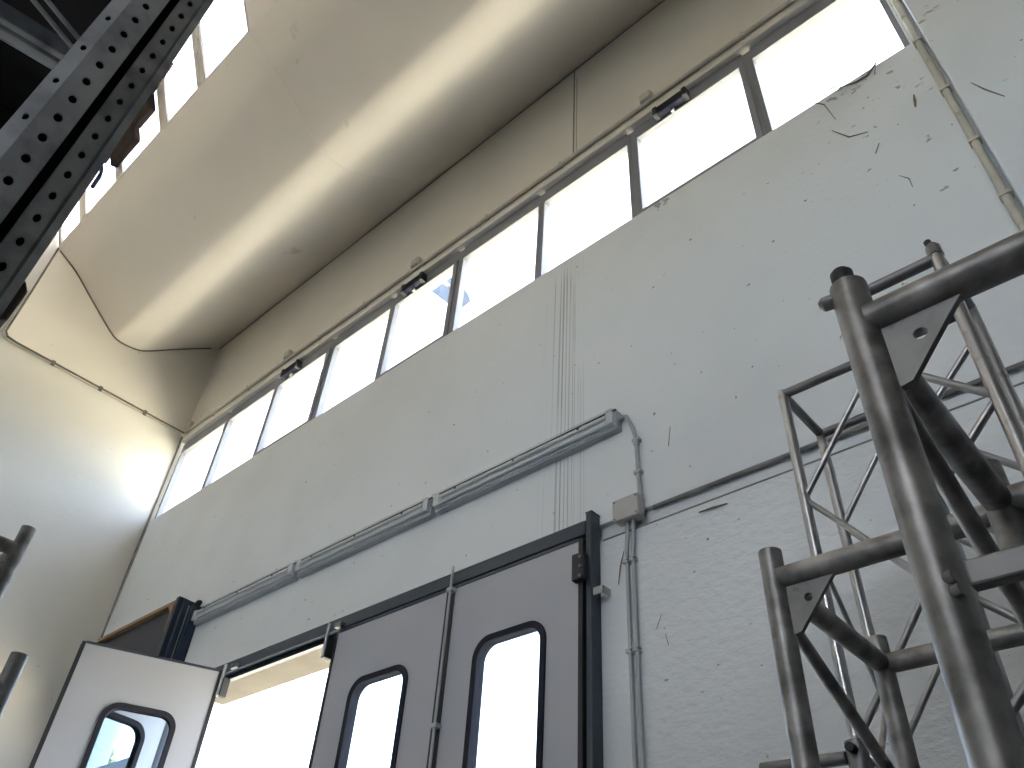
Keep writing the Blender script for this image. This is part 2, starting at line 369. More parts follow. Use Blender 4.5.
# ------------------------------------------------------------------ window row in the front wall
mull = [XL, -8.0, -6.97, -5.93, -4.95, -3.97, -2.96, -2.0, -.93, .02]
fy0, fy1 = D+.035, D+.10
opening = {2, 4, 7}
where = ['next to the left wall', 'second from the left wall', 'with the leftmost dark opener box', 'between the two left opener boxes',
         'with the middle opener box', 'just right of the middle opener box', 'second left of the wide framed sash', 'with the wide framed sash and right opener box', 'at the right end of the row beside the pillar']
for i in range(9):
    x0, x1 = mull[i], mull[i+1]
    t = thing(f'window_{i+1}', 'high glazed window pane ' + where[i], 'window', ((x0+x1)/2, D, W0), kind='structure')
    g0, g1 = x0+.036, x1-.036
    f = MB()
    f.box(x0+.001, g0, fy0, fy1, W0-.005, W1); f.box(g1, x1-.001, fy0, fy1, W0-.005, W1)
    f.box(g0, g1, fy0, fy1, W0-.005, W0+.05); f.box(g0, g1, fy0, fy1, W1-.13, W1+.028)
    f.build('window_frame', M['grey_alu'], t)
    z1 = W1-.13
    if i in opening:
        s = MB(); q = .05
        s.box(g0-.01, g0+q-.012, fy0-.02, fy0+.03, W0+.02, z1+.005); s.box(g1-q+.012, g1+.01, fy0-.02, fy0+.03, W0+.02, z1+.005)
        s.box(g0+q-.012, g1-q+.012, fy0-.02, fy0+.03, W0+.02, W0+.06); s.box(g0+q-.012, g1-q+.012, fy0-.02, fy0+.03, z1-.03, z1+.005)
        s.build('sash', M['grey_alu'], t, bevel=.003)
    MB().box(g0+.001, g1-.001, fy0+.03, fy0+.036, W0+.051, z1-.001).build('glass', M['glass'], t)
hs = MB().box(XL, .02, D-.012, D+.03, W1+.03, W1+.115).build('trim_8', M['tymp'], bevel=.006)
tag(hs, 'cream plaster strip along the head of the window row', 'strip', kind='structure')

# dark opener boxes on the head of three windows
lab = {2: 'leftmost of the three dark opener boxes on the window head', 4: 'dark opener box on the window head, the middle one', 7: 'largest looking dark opener box, nearest the pillar at right'}
for i, cx in ((2, -6.62), (4, -4.58), (7, -1.57)):
    t = thing('window_opener', lab[i], 'window opener', (cx, D-.03, 5.86), 'electric window openers')
    MB().box(cx-.15, cx+.15, D-.055, D+.014, 5.84, 5.935).build('body', M['actuator'], t, bevel=.015)
    for s_ in (-1, 1):
        MB().box(cx+s_*.135-.02, cx+s_*.135+.02, D-.062, D+.0145, 5.832, 5.942).build('end_cap', M['black'], t, bevel=.008)
    MB().box(cx-.012, cx+.012, D-.02, D+.014, 5.80, 5.838).build('chain_bracket', M['grey_alu'], t)

# conduit above the windows with its junction boxes
CZ = 6.132
t = thing('wall_conduit', 'long cream conduit running above the whole window row', 'conduit', (-4, D-.03, CZ))
MB().tube([(XL+.06, D-.022, CZ), (-6.9, D-.022, CZ+.008), (-4.6, D-.022, CZ), (-1.7, D-.022, CZ+.006), (.05, D-.022, CZ)], .019, 12).build('pipe', M['pvc_cream'], t)
for x in (-8.4, -7.6, -6.2, -5.4, -3.6, -2.7, -.9):
    MB().box(x-.012, x+.012, D-.045, D, CZ-.024, CZ+.026).build('pipe_clip', M['pvc_cream'], t)
jl = {-6.80: 'small cream junction box above the leftmost opener box', -4.60: 'small cream junction box above the middle opener box', -1.78: 'small cream junction box above the right opener box', -8.98: 'small cream junction box in the corner above the window row'}
for x, l in jl.items():
    t = thing('junction_box', l, 'junction box', (x, D, CZ), 'boxes on the window conduit')
    MB().box(x-.055, x+.055, D-.055, D-.002, CZ+.024, CZ+.125).build('body', M['boxcream'], t, bevel=.008)
    MB().box(x-.048, x+.048, D-.063, D-.054, CZ+.03, CZ+.118).build('lid', M['boxcream'], t, bevel=.004)
    MB().tube([(x, D-.028, CZ+.019), (x, D-.028, CZ+.03)], .014, 10).build('gland', M['boxcream'], t)

# conduit standing in the corner beside the pillar
t = thing('corner_conduit', 'cream painted conduit standing in the corner beside the right wall pillar', 'conduit', (.06, D-.03, 1))
MB().tube([(.058, D-.028, z) for z in (-1.59, 2, 4, 5.2, 6.1)], .020, 12).build('pipe', M['pvc_cream'], t)
for z in (2.7, 3.25, 3.7, 4.2, 4.75, 5.3):
    MB().box(.032, .086, D-.052, D-.001, z-.012, z+.012).build('pipe_clip', M['boxcream'], t)

# ------------------------------------------------------------------ roof glazing, clerestory leaning back
A, B = Vector((0, .735, 7.70)), Vector((0, .20, 8.86))
sd = (B-A).normalized(); sn = Vector((0, sd.z, -sd.y))      # along the slope, square to it
def sky_mat(u, v, wv):
    p = A + sd*v + sn*wv; return (u, p.y, p.z+EYE)
sk = [XL, -8.42, -7.48, -6.45, -5.67, SEAM]
wh = ['beside the left wall', 'second from the left wall', 'with the brown opener bar at its left', 'behind the brown opener bar', 'at its right end']
SL = (B-A).length
for i in range(5):
    t = thing(f'window_{10+i}', 'dirty white roof glazing pane ' + wh[i], 'roof window', ((sk[i]+sk[i+1])/2, A.y, A.z), kind='structure')
    x0, x1 = sk[i]+.001, sk[i+1]-.001; fl_, fr_ = .075, (.085 if i < 4 else .03)
    out = [(x0, 0), (x1, 0), (x1, SL), (x0, SL)]; inn = [(x0+fl_, .03), (x1-fr_, .03), (x1-fr_, SL-.05), (x0+fl_, SL-.05)]
    MB().ring(out, inn, lambda u, v, wv: sky_mat(u, v, wv), .05).build('window_frame', M['pvc_cream'], t)
    MB().slab([(x0+fl_-.001, .029), (x1-fr_+.001, .029), (x1-fr_+.001, SL-.049), (x0+fl_-.001, SL-.049)], lambda u, v, wv: sky_mat(u, v, wv+.02), .006).build('glass', M['skyglass'], t)
o = MB().slab([(SEAM, 0), (XR, 0), (XR, SL), (SEAM, SL)], sky_mat, .05).build('trim_9', M['ceiling'])
tag(o, 'cream infill panel beside the roof glazing', 'panel', kind='structure')
def back_mat(u, v, wv):
    p = sky_mat(u, v, wv); return (p[0], p[1]-4, p[2])
o = MB().slab([(-2.5, 0), (XR, 0), (XR, SL), (-2.5, SL)], back_mat, .05).build('trim_11', M['ceiling'])  # unseen infill added to shut off roof light at the right
tag(o, 'unseen cream infill panel added in the rear roof bay to cut light', 'panel', kind='structure')
for k, (dx0, dx1, dy) in enumerate(((XL, -2.5, -4),)):  # rear roof glazing invented for the light it lets in
    t = thing(f'window_{16+k}', 'unseen roof glazing strip added over the rear left to light the hall', 'roof window', (dx0, dy+A.y, A.z), kind='structure')
    def mm(u, v, wv, dy=dy):
        p = sky_mat(u, v, wv); return (p[0], p[1]+dy, p[2])
    n = int((dx1-dx0)/1.7); xs = [dx0+(dx1-dx0)*j/n for j in range(n+1)]
    f = MB()
    for j in range(n):
        a, b_ = xs[j]+.001, xs[j+1]-.001
        f.ring([(a, 0), (b_, 0), (b_, SL), (a, SL)], [(a+.04, .03), (b_-.04, .03), (b_-.04, SL-.05), (a+.04, SL-.05)], mm, .05)
    f.build('window_frame', M['pvc_cream'], t)
    MB().slab([(dx0+.002, .02), (dx1-.002, .02), (dx1-.002, SL-.02), (dx0+.002, SL-.02)], lambda u, v, wv: mm(u, v, wv+.02), .006).build('glass', M['skyglass'], t)

# brown opener bar and its crank on the roof glazing
def sp3(x, v, wv): p = A + sd*v + sn*wv; return (x, p.y, p.z)
t = thing('window_opener', 'dark brown opener bar across the roof glazing behind the racking', 'window opener', sp3(-7.1, .45, -.05))
for x0, x1, v0, v1, hw in ((-7.50, -6.93, .16, .75, .07), (-6.93, -6.56, .33, .80, .055)):
    ca = Vector(sp3((x0+x1)/2, (v0+v1)/2, -.05))
    MB().obox(ca, ((x1-x0)/2, 0, 0), sd*((v1-v0)/2), sn*.045).build('body', M['brown'], t, bevel=.02)
MB().tube([sp3(-7.72, .40, -.05), sp3(-7.5, .42, -.05)], .03, 10).build('drive_rod', M['brown'], t)
MB().tube([sp3(-6.63, .55, -.05), sp3(-6.1, .64, -.05)], .022, 10).build('drive_rod', M['rust'], t)
t = thing('window_crank', 'small dark crank handle hanging at the left of the roof glazing', 'crank', sp3(-7.98, .3, -.05))
MB().tube([sp3(-7.80, .60, -.05), sp3(-7.79, .32, -.05), sp3(-7.82, .27, -.05)], .022, 10).build('arm', M['actuator'], t)
MB().tube([sp3(-7.83, .27, -.05), sp3(-8.04, .23, -.05)], .026, 10).build('grip', M['actuator'], t)

# ------------------------------------------------------------------ folding door
o = MB().box(DX0+.02, DX1-.02, D+.0005, D+T, DZ-.014, DZ+.001).build('trim_13', M['lintel'])  # strip coloured darker to offset strong light bounced off the ground
tag(o, 'underside of the lintel over the folding door, coloured darker against light off the ground', 'lintel', kind='structure')
fr = thing('door_frame', 'dark steel frame around the folding door, with header track and posts', 'door frame', (-4.7, D, -1.6), kind='structure')
h = MB()                                           # header: an open channel hung below the lintel
HX = -2.389
h.box(DX0-.1, HX, 3.045, D-.002, 2.345, 2.357); h.box(DX0-.1, HX, 3.045, 3.055, 2.272, 2.345); h.box(DX0-.1, HX, 3.055, 3.075, 2.272, 2.282)
h.box(DX0-.1, HX, 3.075, 3.110, 2.285, 2.291); h.box(DX0-.1, HX, 3.110, D-.002, 2.235, 2.345); h.box(DX0-.1, HX, 3.09, 3.110, 2.235, 2.247)
h.build('header', M['dframe'], fr, bevel=.002)
p = MB(); p.box(-2.388, -2.3475, 3.053, D-.002, -1.6, 2.405); p.box(-2.425, -2.388, 3.085, D-.002, -1.6, 2.23); p.box(-2.352, -2.3475, 3.045, 3.053, -1.6, 2.405)
p.build('post', M['dframe'], fr, bevel=.003)
MB().box(-2.390, -2.345, 3.05, D-.001, 2.405, 2.410).build('post_cap', M['black'], fr)
MB().box(DX0-.06, DX0-.01, 3.0, D-.002, -1.6, 2.35).build('post', M['dframe'], fr, bevel=.004)
MB().box(-2.3475, -2.285, 3.06, 3.066, 1.905, 1.945).box(-2.291, -2.285, 3.06, D-.001, 1.905, 1.945).build('bracket', M['pvc'], fr)
PT = .045
def leaf(n, label, P0, P1, ztop, glass_rng, knuckle):
    """door leaf between two plan points, inner face towards the room"""
    P0, P1 = Vector(P0), Vector(P1); L_ = (P1-P0).length; d = (P1-P0)/L_; nr = Vector((-d.y, d.x))
    def m0(u, v, wv): q = P0 + d*u + nr*wv; return (q.x, q.y, v+EYE)
    t = thing(f'door_{n}', label, 'door leaf', (P0.x, P0.y, -1.6), kind='structure')
    g0, g1, z0, z1 = glass_rng
    e = .028
    out = rounded(e, L_-e, -1.56, ztop-.012, .004, 6)
    win = rounded(g0-.004, g1+.004, z0-.004, z1+.004, .10, 6)
    MB().ring(out, win, m0, PT).build('panel', M['panel'], t)
    MB().ring(rounded(g0-.038, g1+.038, z0-.038, z1+.038, .125, 8), rounded(g0, g1, z0, z1, .095, 8), lambda u, v, wv: m0(u, v, wv-.012), PT+.024).build('window_surround', M['gasket'], t, bevel=.004)
    MB().slab(rounded(g0-.003, g1+.003, z0-.003, z1+.003, .097, 8), lambda u, v, wv: m0(u, v, wv+.02), .005).build('glass', M['acrylic'], t)
    for u0, u1 in ((0, e), (L_-e, L_)):
        MB().slab([(u0, -1.57), (u1, -1.57), (u1, ztop), (u0, ztop)], lambda u, v, wv: m0(u, v, wv-.004), PT+.008).build('edge_seal', M['black'], t)
    MB().slab([(e, ztop-.012), (L_-e, ztop-.012), (L_-e, ztop+.006), (e, ztop+.006)], lambda u, v, wv: m0(u, v, wv-.006), PT+.012).build('top_rail', M['dframe'], t)
    return t, m0, L_
# leaf thickness runs away from the room, so the plan points go left to right on the closed leaves
HP = (-5.885, 2.985); FP = (-6.275, 2.03); ZT = 2.25
t, m0, L_ = leaf(1, 'closed grey door leaf beside the right door post', (-3.415, 3.045), (-2.402, 3.045), ZT, (.275, .735, -.35, 1.825), 0)
MB().box(-2.445, -2.365, 3.0, 3.043, 1.985, 2.14).build('hinge', M['black'], t, bevel=.006)
for z in (2.0, 2.055, 2.11): MB().tube([(-2.385, 3.001, z), (-2.385, 2.993, z)], .009, 8).build('bolt', M['alu_dark'], t)
MB().tube([(-3.395, 3.01, -1.5), (-3.395, 3.01, 2.375)], .008, 10).build('bolt_rod', M['pvc'], t)
for z in (2.22, 1.42, .5, -.5):
    MB().box(-3.418, -3.372, 2.996, 3.041, z-.012, z+.012).build('rod_guide', M['pvc'], t, bevel=.003)
t, m0, L_ = leaf(2, 'closed grey door leaf next to the open doorway', (-4.555, 3.045), (-3.43, 3.045), ZT, (.315, .80, -.35, 1.825), 0)
def hanger(t, x, y):
    MB().box(x-.02, x+.02, y-.03, y+.03, 2.06, 2.20).build('hinge', M['black'], t, bevel=.004)
    MB().tube([(x, y-.035, 2.06), (x, y-.035, 2.30)], .011, 10).build('hanger_pin', M['galv'], t)
    MB().box(x+.02, x+.10, y-.01, y+.022, 2.27, 2.305).build('roller_carriage', M['alu_dark'], t, bevel=.004)
    for z in (2.06, 2.11, 2.16): MB().tube([(x-.005, y-.029, z), (x-.005, y-.042, z)], .009, 8).build('bolt', M['galv'], t)
hanger(t, -4.575, 3.02)
t, m0, L_ = leaf(3, 'open pale door leaf swung into the room at bottom left', FP, HP, ZT, (.335, .785, -.35, 1.845), 0)
hanger(t, -5.875, 3.02)
t, m0, L_ = leaf(4, 'door leaf folded behind the open pale leaf', (-6.51, 2.95), (FP[0]-.065, FP[1]+.02), ZT, (.205, .66, -.35, 1.845), 0)

# ------------------------------------------------------------------ shallow plywood box in the left corner
t = thing('wall_box', 'shallow plywood box with dark front and blue black side, in the corner by the door', 'box', (-7.9, D, .8))
bx0, bx1, by, bz0, bz1 = -8.66, -6.98, 2.94, 2.66, 3.17
MB().box(bx0, bx1-.10, by, D+.001, bz1-.035, bz1).build('top_board', M['ply'], t)
MB().box(bx1-.13, bx1-.10, by+.001, D+.001, bz0, bz1-.035).build('side_board', M['ply'], t)
MB().box(bx0, bx0+.03, by+.001, D+.001, bz0, bz1-.035).build('side_board', M['ply'], t)
MB().box(bx0+.03, bx1-.13, by+.05, by+.07, bz0, bz1-.035).build('front_cloth', M['cloth'], t)
MB().box(bx0+.03, bx1-.13, by+.03, D-.004, bz0, bz0+.02).build('bottom_board', M['cloth'], t)
MB().prism([(bx1-.24, bz1-.035), (bx1-.13, bz1-.035), (bx1-.13, bz1-.30), (bx1-.148, bz1-.30), (bx1-.155, bz1-.12)], 'y', by-.004, by+.012).build('corner_brace', M['ply'], t)
MB().box(bx1-.10, bx1-.045, by-.012, by+.09, 2.3, bz1+.012).box(bx1-.045, bx1, by+.03, D+.001, 2.3, bz1-.01).build('post', M['blue'], t, bevel=.006)
MB().box(bx1+.001, bx1+.05, D-.09, D+.001, 2.3, bz1-.05).build('side_post', M['blue'], t, bevel=.004)
MB().box(bx1-.002, bx1+.004, D-.11, D-.10, 2.3, bz1-.06).build('edge_strip', M['galv'], t)
MB().box(bx0-.05, bx0-.002, by+.03, D+.001, 2.3, bz1-.05).build('side_post', M['blue'], t, bevel=.004)
MB().tube([(bx1+.0, D-.05, bz1-.04), (bx1+.05, D-.05, bz1-.02), (bx1+.075, D-.05, bz1-.03)], .024, 10).build('cable_gland', M['black'], t)

# ------------------------------------------------------------------ three fluorescent lights in a row
def capsule(x0, x1, zc, h, yb, yf, inset=.02, n=7):
    """long trough section (y,z): flat back on the wall, rounded belly"""
    pts = [(yb, zc+h), (yb-.02, zc+h)]
    for k in range(n+1):
        a = math.pi/2 - math.pi*k/n; pts.append((yb-.03 - (yb-.03-yf)*max(0, math.cos(a))**.6, zc + h*.92*math.sin(a)))
    return pts + [(yb-.02, zc-h), (yb, zc-h)]
fl_lab = ['fluorescent light fitting at the right, cable arching from its end', 'middle fluorescent light fitting of the three over the door', 'fluorescent light fitting at the left, ending at the plywood box']
for i, (x0, x1) in enumerate(((-3.735, -2.175), (-5.335, -3.775), (-6.90, -5.375))):
    zc = 2.995
    t = thing('fluorescent_light', fl_lab[i], 'light fitting', ((x0+x1)/2, D, zc), 'fluorescent lights over the folding door')
    hz = .068
    MB().prism([(D+.003, zc+hz), (D-.045, zc+hz), (D-.05, zc+hz-.008), (D-.05, zc-hz+.008), (D-.045, zc-hz), (D+.003, zc-hz)], 'x', x0, x1).build('housing', M['fixture'], t, bevel=.006)
    MB().box(x0+.01, x1-.01, D-.056, D-.05, zc-hz+.018, zc+hz-.018).build('reflector', M['tube'], t)
    for dz in (-.026, .026):
        MB().tube([(x0+.06, D-.072, zc+dz), (x1-.06, D-.072, zc+dz)], .013, 12).build('tube', M['tube'], t)
    for xx in (x0+.035, x1-.035):
        MB().box(xx-.025, xx+.025, D-.085, D-.0565, zc-.045, zc+.045).build('lamp_holder', M['tube'], t, bevel=.004)
    prof_ = [(D-.0565, zc+hz-.003)]
    for k in range(9):
        a = math.pi/2 - math.pi*k/8; prof_.append((D-.06-.046*max(0, math.cos(a))**.55, zc+(hz-.004)*math.sin(a)))
    prof_.append((D-.0565, zc-hz+.003))
    cv = MB(); V0 = [cv.b.verts.new((x0+.004, y, z+EYE)) for y, z in prof_]; V1 = [cv.b.verts.new((x1-.004, y, z+EYE)) for y, z in prof_]
    for k in range(len(prof_)-1):
        f = cv.b.faces.new((V0[k], V0[k+1], V1[k+1], V1[k])); f.smooth = True
    cv.b.faces.new(V0); cv.b.faces.new(V1[::-1])
    cv.build('cover', M['cover'], t)
    MB().box(x0+.002, x1-.002, D-.0575, D-.046, zc+hz-.004, zc+hz+.004).build('gasket', M['black'], t)
    for f_ in (.16, .5, .84):
        xx = x0+(x1-x0)*f_
        MB().box(xx-.012, xx+.012, D-.055, D-.046, zc+hz-.012, zc+hz+.006).build('clip', M['galv'], t)
        MB().box(xx-.012, xx+.012, D-.055, D-.046, zc-hz-.006, zc-hz+.012).build('clip', M['galv'], t)
        MB().tube([(xx, D-.1065, zc+.005), (xx, D-.111, zc+.005)], .010, 8).build('screw', M['black'], t)
    for s_, xx in ((-1, x0), (1, x1)):
        MB().box(min(xx, xx+s_*-.05), max(xx, xx+s_*-.05), D-.109, D-.0568, zc-.05, zc+.05).build('end_cap', M['cover'], t, bevel=.012)
        if i == 2 or s_ < 0:
            MB().tube([(xx, D-.03, zc), (xx+s_*.018, D-.03, zc)], .018, 10).build('gland', M['fixture'], t)

# cable from the right fitting down to the box, and the pair of conduits below
t = thing('light_conduit', 'grey conduit arching from the right light fitting down to the junction box', 'conduit', (-2.1, D, 2.5))
arc = [(-2.173, D-.026, 3.0), (-2.15, D-.026, 3.01), (-2.125, D-.026, 3.0), (-2.105, D-.026, 2.955), (-2.08, D-.024, 2.89), (-2.068, D-.02, 2.80), (-2.062, D-.02, 2.43)]
MB().tube([tuple(p) for p in (Vector(v) for v in arc)], .0125, 10).build('pipe', M['pvc'], t)
for z in (2.80, 2.58): MB().box(-2.088, -2.041, D-.036, D-.001, z-.01, z+.01).build('pipe_clip', M['pvc'], t, bevel=.002)
MB().tube([(-2.068, D-.02, 2.81), (-2.066, D-.02, 2.765)], .017, 10).build('coupling', M['pvc'], t)
t = thing('junction_box', 'grey square junction box on the wall beside the right door post', 'junction box', (-2.13, D, 2.42))
MB().box(-2.205, -2.045, D-.06, D-.001, 2.285, 2.41).build('body', M['boxplast'], t, bevel=.006)
MB().box(-2.209, -2.041, D-.074, D-.0605, 2.281, 2.414).build('lid', M['boxplast'], t, bevel=.006)
for xx in (-2.195, -2.055):
    for zz in (2.295, 2.40): MB().tube([(xx, D-.073, zz), (xx, D-.077, zz)], .006, 8).build('screw', M['alu_dark'], t)
MB().tube([(-2.062, D-.02, 2.411), (-2.062, D-.02, 2.43)], .016, 10).build('gland', M['pvc'], t)
for k, (xa, l) in enumerate(((-2.165, 'grey conduit running down from the junction box, the one nearer the door'), (-2.125, 'grey conduit running down from the junction box, the one farther from the door'))):
    t = thing('wall_conduit', l, 'conduit', (xa, D, 0), 'pair of conduits under the junction box')
    MB().tube([(xa+.02, D-.03, 2.285), (xa+.012, D-.022, 2.22), (xa, D-.018, 2.12), (xa, D-.018, 1.0), (xa, D-.018, -1.59)], .0108, 10).build('pipe', M['pvc'], t)
    for z in (2.06, 1.58, 1.02, .3, -.5):
        MB().box(xa-.019, xa+.019, D-.034, D-.001, z-.011, z+.011).build('pipe_clip', M['pvc'], t, bevel=.002)
        MB().tube([(xa+.016, D-.02, z), (xa+.016, D-.04, z)], .006, 8).build('screw', M['alu_dark'], t)

# ------------------------------------------------------------------ aluminium trusses standing on end
def big_truss(label, x, y, zr, ztop, r, W, group, black_cap=False, bars=(), extra=None, sx=1, sy=1, gusset=True):
    """box truss on end: (x,y) the near left post, zr the top rungs, W its side"""
    t = thing('stage_truss', label, 'truss', (x + sx*W/2, y + sy*W/2, -1.6), group)
    X, Y = (x, x+sx*W), (y, y+sy*W)
    for i in (0, 1):
        for j in (0, 1):
            p = MB().tube([(X[i], Y[j], -1.6), (X[i], Y[j], ztop)], r, 22).build('post', M['alu'], t, bevel=.002)
            if i == 0 and j == 0 and black_cap:
                c = MB().tube([(X[i], Y[j], ztop), (X[i]-.003, Y[j], ztop+.008), (X[i]-.003, Y[j], ztop+.030), (X[i]-.003, Y[j], ztop+.036)], .017, 16, radii=[.013, .0155, .0155, .011])
                c.build('plug', M['black'], p)
                MB().tube([(X[i]-r+.004, Y[j]-.003, ztop-.014), (X[i]-r-.012, Y[j]-.006, ztop-.014), (X[i]-r-.017, Y[j]-.0065, ztop-.014)], .0105, 14, radii=[.0105, .0105, .005]).build('locking_pin', M['alu_dark'], p, bevel=.002)
    e = r*.55
    for zz in (zr, -1.5):
        for j in (0, 1): MB().tube([(X[0]+sx*e, Y[j], zz), (X[1]-sx*e, Y[j], zz)], r*.98, 20).build('rung', M['alu'], t)
        for i in (0, 1): MB().tube([(X[i], Y[0]+sy*e, zz), (X[i], Y[1]-sy*e, zz)], r*.98, 20).build('rung', M['alu'], t)
    # corner plates with a hole, between post and rung
    if gusset:
        for (xi, dx) in ((X[0], sx), (X[1], -sx)):
            for yy in (Y[0],):
                a, bb = r*.8, r*.8
                tri = [(xi+dx*a, zr-bb), (xi+dx*(a+.105), zr-bb), (xi+dx*(a+.085), zr-bb-.022), (xi+dx*(a+.020), zr-bb-.098), (xi+dx*a, zr-bb-.102)]
                hx, hz = xi+dx*(a+.045), zr-bb-.036
                n = 20; hole = [(hx+.0085*math.cos(2*math.pi*k/n), hz+.0085*math.sin(2*math.pi*k/n)) for k in range(n)]
                # outline points at the same bearings as the hole's
                def hit(ang):
                    best = None
                    for q in range(len(tri)):
                        ax_, az_ = tri[q]; bx_, bz_ = tri[(q+1) % len(tri)]
                        ddx, ddz = math.cos(ang), math.sin(ang); ex, ez = bx_-ax_, bz_-az_
                        den = ddx*ez - ddz*ex
                        if abs(den) < 1e-12: continue
                        tt = ((ax_-hx)*ez - (az_-hz)*ex)/den; ss = ((ax_-hx)*ddz - (az_-hz)*ddx)/den
                        if tt > 0 and -1e-6 <= ss <= 1+1e-6 and (best is None or tt < best): best = tt
                    return (hx+best*math.cos(ang), hz+best*math.sin(ang))
                angs = sorted([2*math.pi*k/n for k in range(n)] + [math.atan2(q[1]-hz, q[0]-hx) % (2*math.pi) for q in tri])
                outl = [hit(a_) for a_ in angs]; hol = [(hx+.0085*math.cos(a_), hz+.0085*math.sin(a_)) for a_ in angs]
                MB().ring(outl, hol, lambda u, v, wv, yy=yy: (u, yy-.005+wv, v+EYE), .010).build('corner_plate', M['plate'], t)
    # braces on the side faces, falling away from the front posts
    z = zr-.055
    k = 0
    while z > -1.0:
        for i in (0, 1):
            a, b_ = (Y[0], Y[1]) if k % 2 == 0 else (Y[1], Y[0])
            MB().tube([(X[i], a, z), (X[i], b_, z-.27)], r*.56, 14).build('brace', M['alu'], t)
        a, b_ = (X[1], X[0]) if k % 2 == 0 else (X[0], X[1])
        MB().tube([(a, Y[1], z-.02), (b_, Y[1], z-.29)], r*.5, 14).build('brace', M['alu'], t)
        z -= .29; k += 1
    for zb in bars:
        MB().obox((x+sx*(W/2+.012), y-sy*(r+.004), zb), (W/2-.02, 0, 0), (0, .009, 0), (0, 0, .014)).build('flat_bar', M['alu_dark'], t, bevel=.003)
        [MB().tube([(x+(.010+q)*sx, y-sy*(r-.006), zb+dz), (x+(.020+q)*sx, y-sy*(r-.001), zb+dz)], .008, 10, radii=[.007, .0075]).build('weld', M['alu'], t, bevel=.003) for dz, q in ((.008, 0), (-.007, .003))]
    return t
big_truss('nearest tall aluminium truss with black plug on its post, at right', -.195, .833, .772, .846, .0245, .535, 'thick tube trusses at right', True, bars=(.39,))
t = big_truss('shorter looking aluminium truss behind the nearest one, beside the door', -.632, 1.420, .784, .848, .0235, .515, 'thick tube trusses at right')
def slim_truss(label, x, y, ztop, W, r, zz_, step, sx=1, sy=1, cap=False, drop=.012, m='thin_alu', group='slim trusses by the wall', name='stage_truss'):
    t = thing(name, label, 'truss', (x + sx*W/2, y + sy*W/2, -1.6), group)
    X, Y = (x, x+sx*W), (y, y+sy*W)
    for i in (0, 1):
        for j in (0, 1):
            p = MB().tube([(X[i], Y[j], -1.6), (X[i], Y[j], ztop)], r, 16).build('post', M[m], t)
            if cap and (i, j) == (1, 0):
                MB().tube([(X[i], Y[j], ztop-.005), (X[i], Y[j], ztop+.035), (X[i], Y[j], ztop+.05)], r*.9, 14, radii=[r*1.15, r*1.1, r*.7]).build('end_fitting', M['alu_dark'], p)
                MB().tube([(X[i]-.004, Y[j]-.004, ztop+.045), (X[i]-.008, Y[j]-.006, ztop+.066)], r*.55, 12).build('locking_pin', M['black'], p)
    zr = ztop - drop
    for j in (0, 1): MB().tube([(X[0], Y[j], zr), (X[1], Y[j], zr)], r*.95, 14).build('rung', M['alu_dark'], t)
    for i in (0, 1): MB().tube([(X[i], Y[0], zr), (X[i], Y[1], zr)], r*.95, 14).build('rung', M['alu_dark'], t)
    for j, (z0, first) in enumerate(zz_):
        z, a = z0, first; k = 0
        while z > -1.45:
            MB().tube([(X[a], Y[j], z), (X[1-a], Y[j], z-step)], r*.56, 10).build('brace', M[m], t)
            z -= step; a = 1-a; k += 1
    for i in (0, 1):
        z, a = zz_[i][0]-step*(1.5 if i == 0 else 2.5), 0
        while z > -1.45:
            MB().tube([(X[i], Y[a], z), (X[i], Y[1-a], z-step)], r*.5, 10).build('brace', M[m], t)
            z -= step; a = 1-a
    return t
t = slim_truss('slim aluminium box truss standing by the wall, left of the nearest truss', -.80, 2.115, 1.832, .28, .0165, ((1.76, 1), (1.80, 1)), .36)
cl_ = MB().tube([(-.80, 2.115, .615), (-.80, 2.115, .685)], .03, 16).build('clamp', M['alu_dark'], t)
MB().tube([(-.83, 2.11, .65), (-1.06, 2.105, .654)], .0165, 14).build('clamp_arm', M['alu_dark'], cl_)
MB().tube([(-.80, 2.085, .66), (-.80, 2.06, .66)], .012, 8).build('bolt', M['black'], cl_)
slim_truss('slim aluminium box truss with bolt fitting on top, right behind the nearest truss', -.478, 2.02, 2.012, .28, .0205, ((1.72, 0), (1.90, 1)), .28, cap=True)
big_truss('thick aluminium truss at left edge, its post end the higher of two there', -3.0, .645, 1.285, 1.372, .0245, .50, 'trusses at the left edge', sx=-1, sy=-1, gusset=False)
slim_truss('slim aluminium truss at left edge, its post end the lower of two there', -2.127, .566, .685, .28, .0195, ((.50, 0), (.50, 1)), .3, drop=.085, sx=-1, sy=-1, m='alu', group='trusses at the left edge')

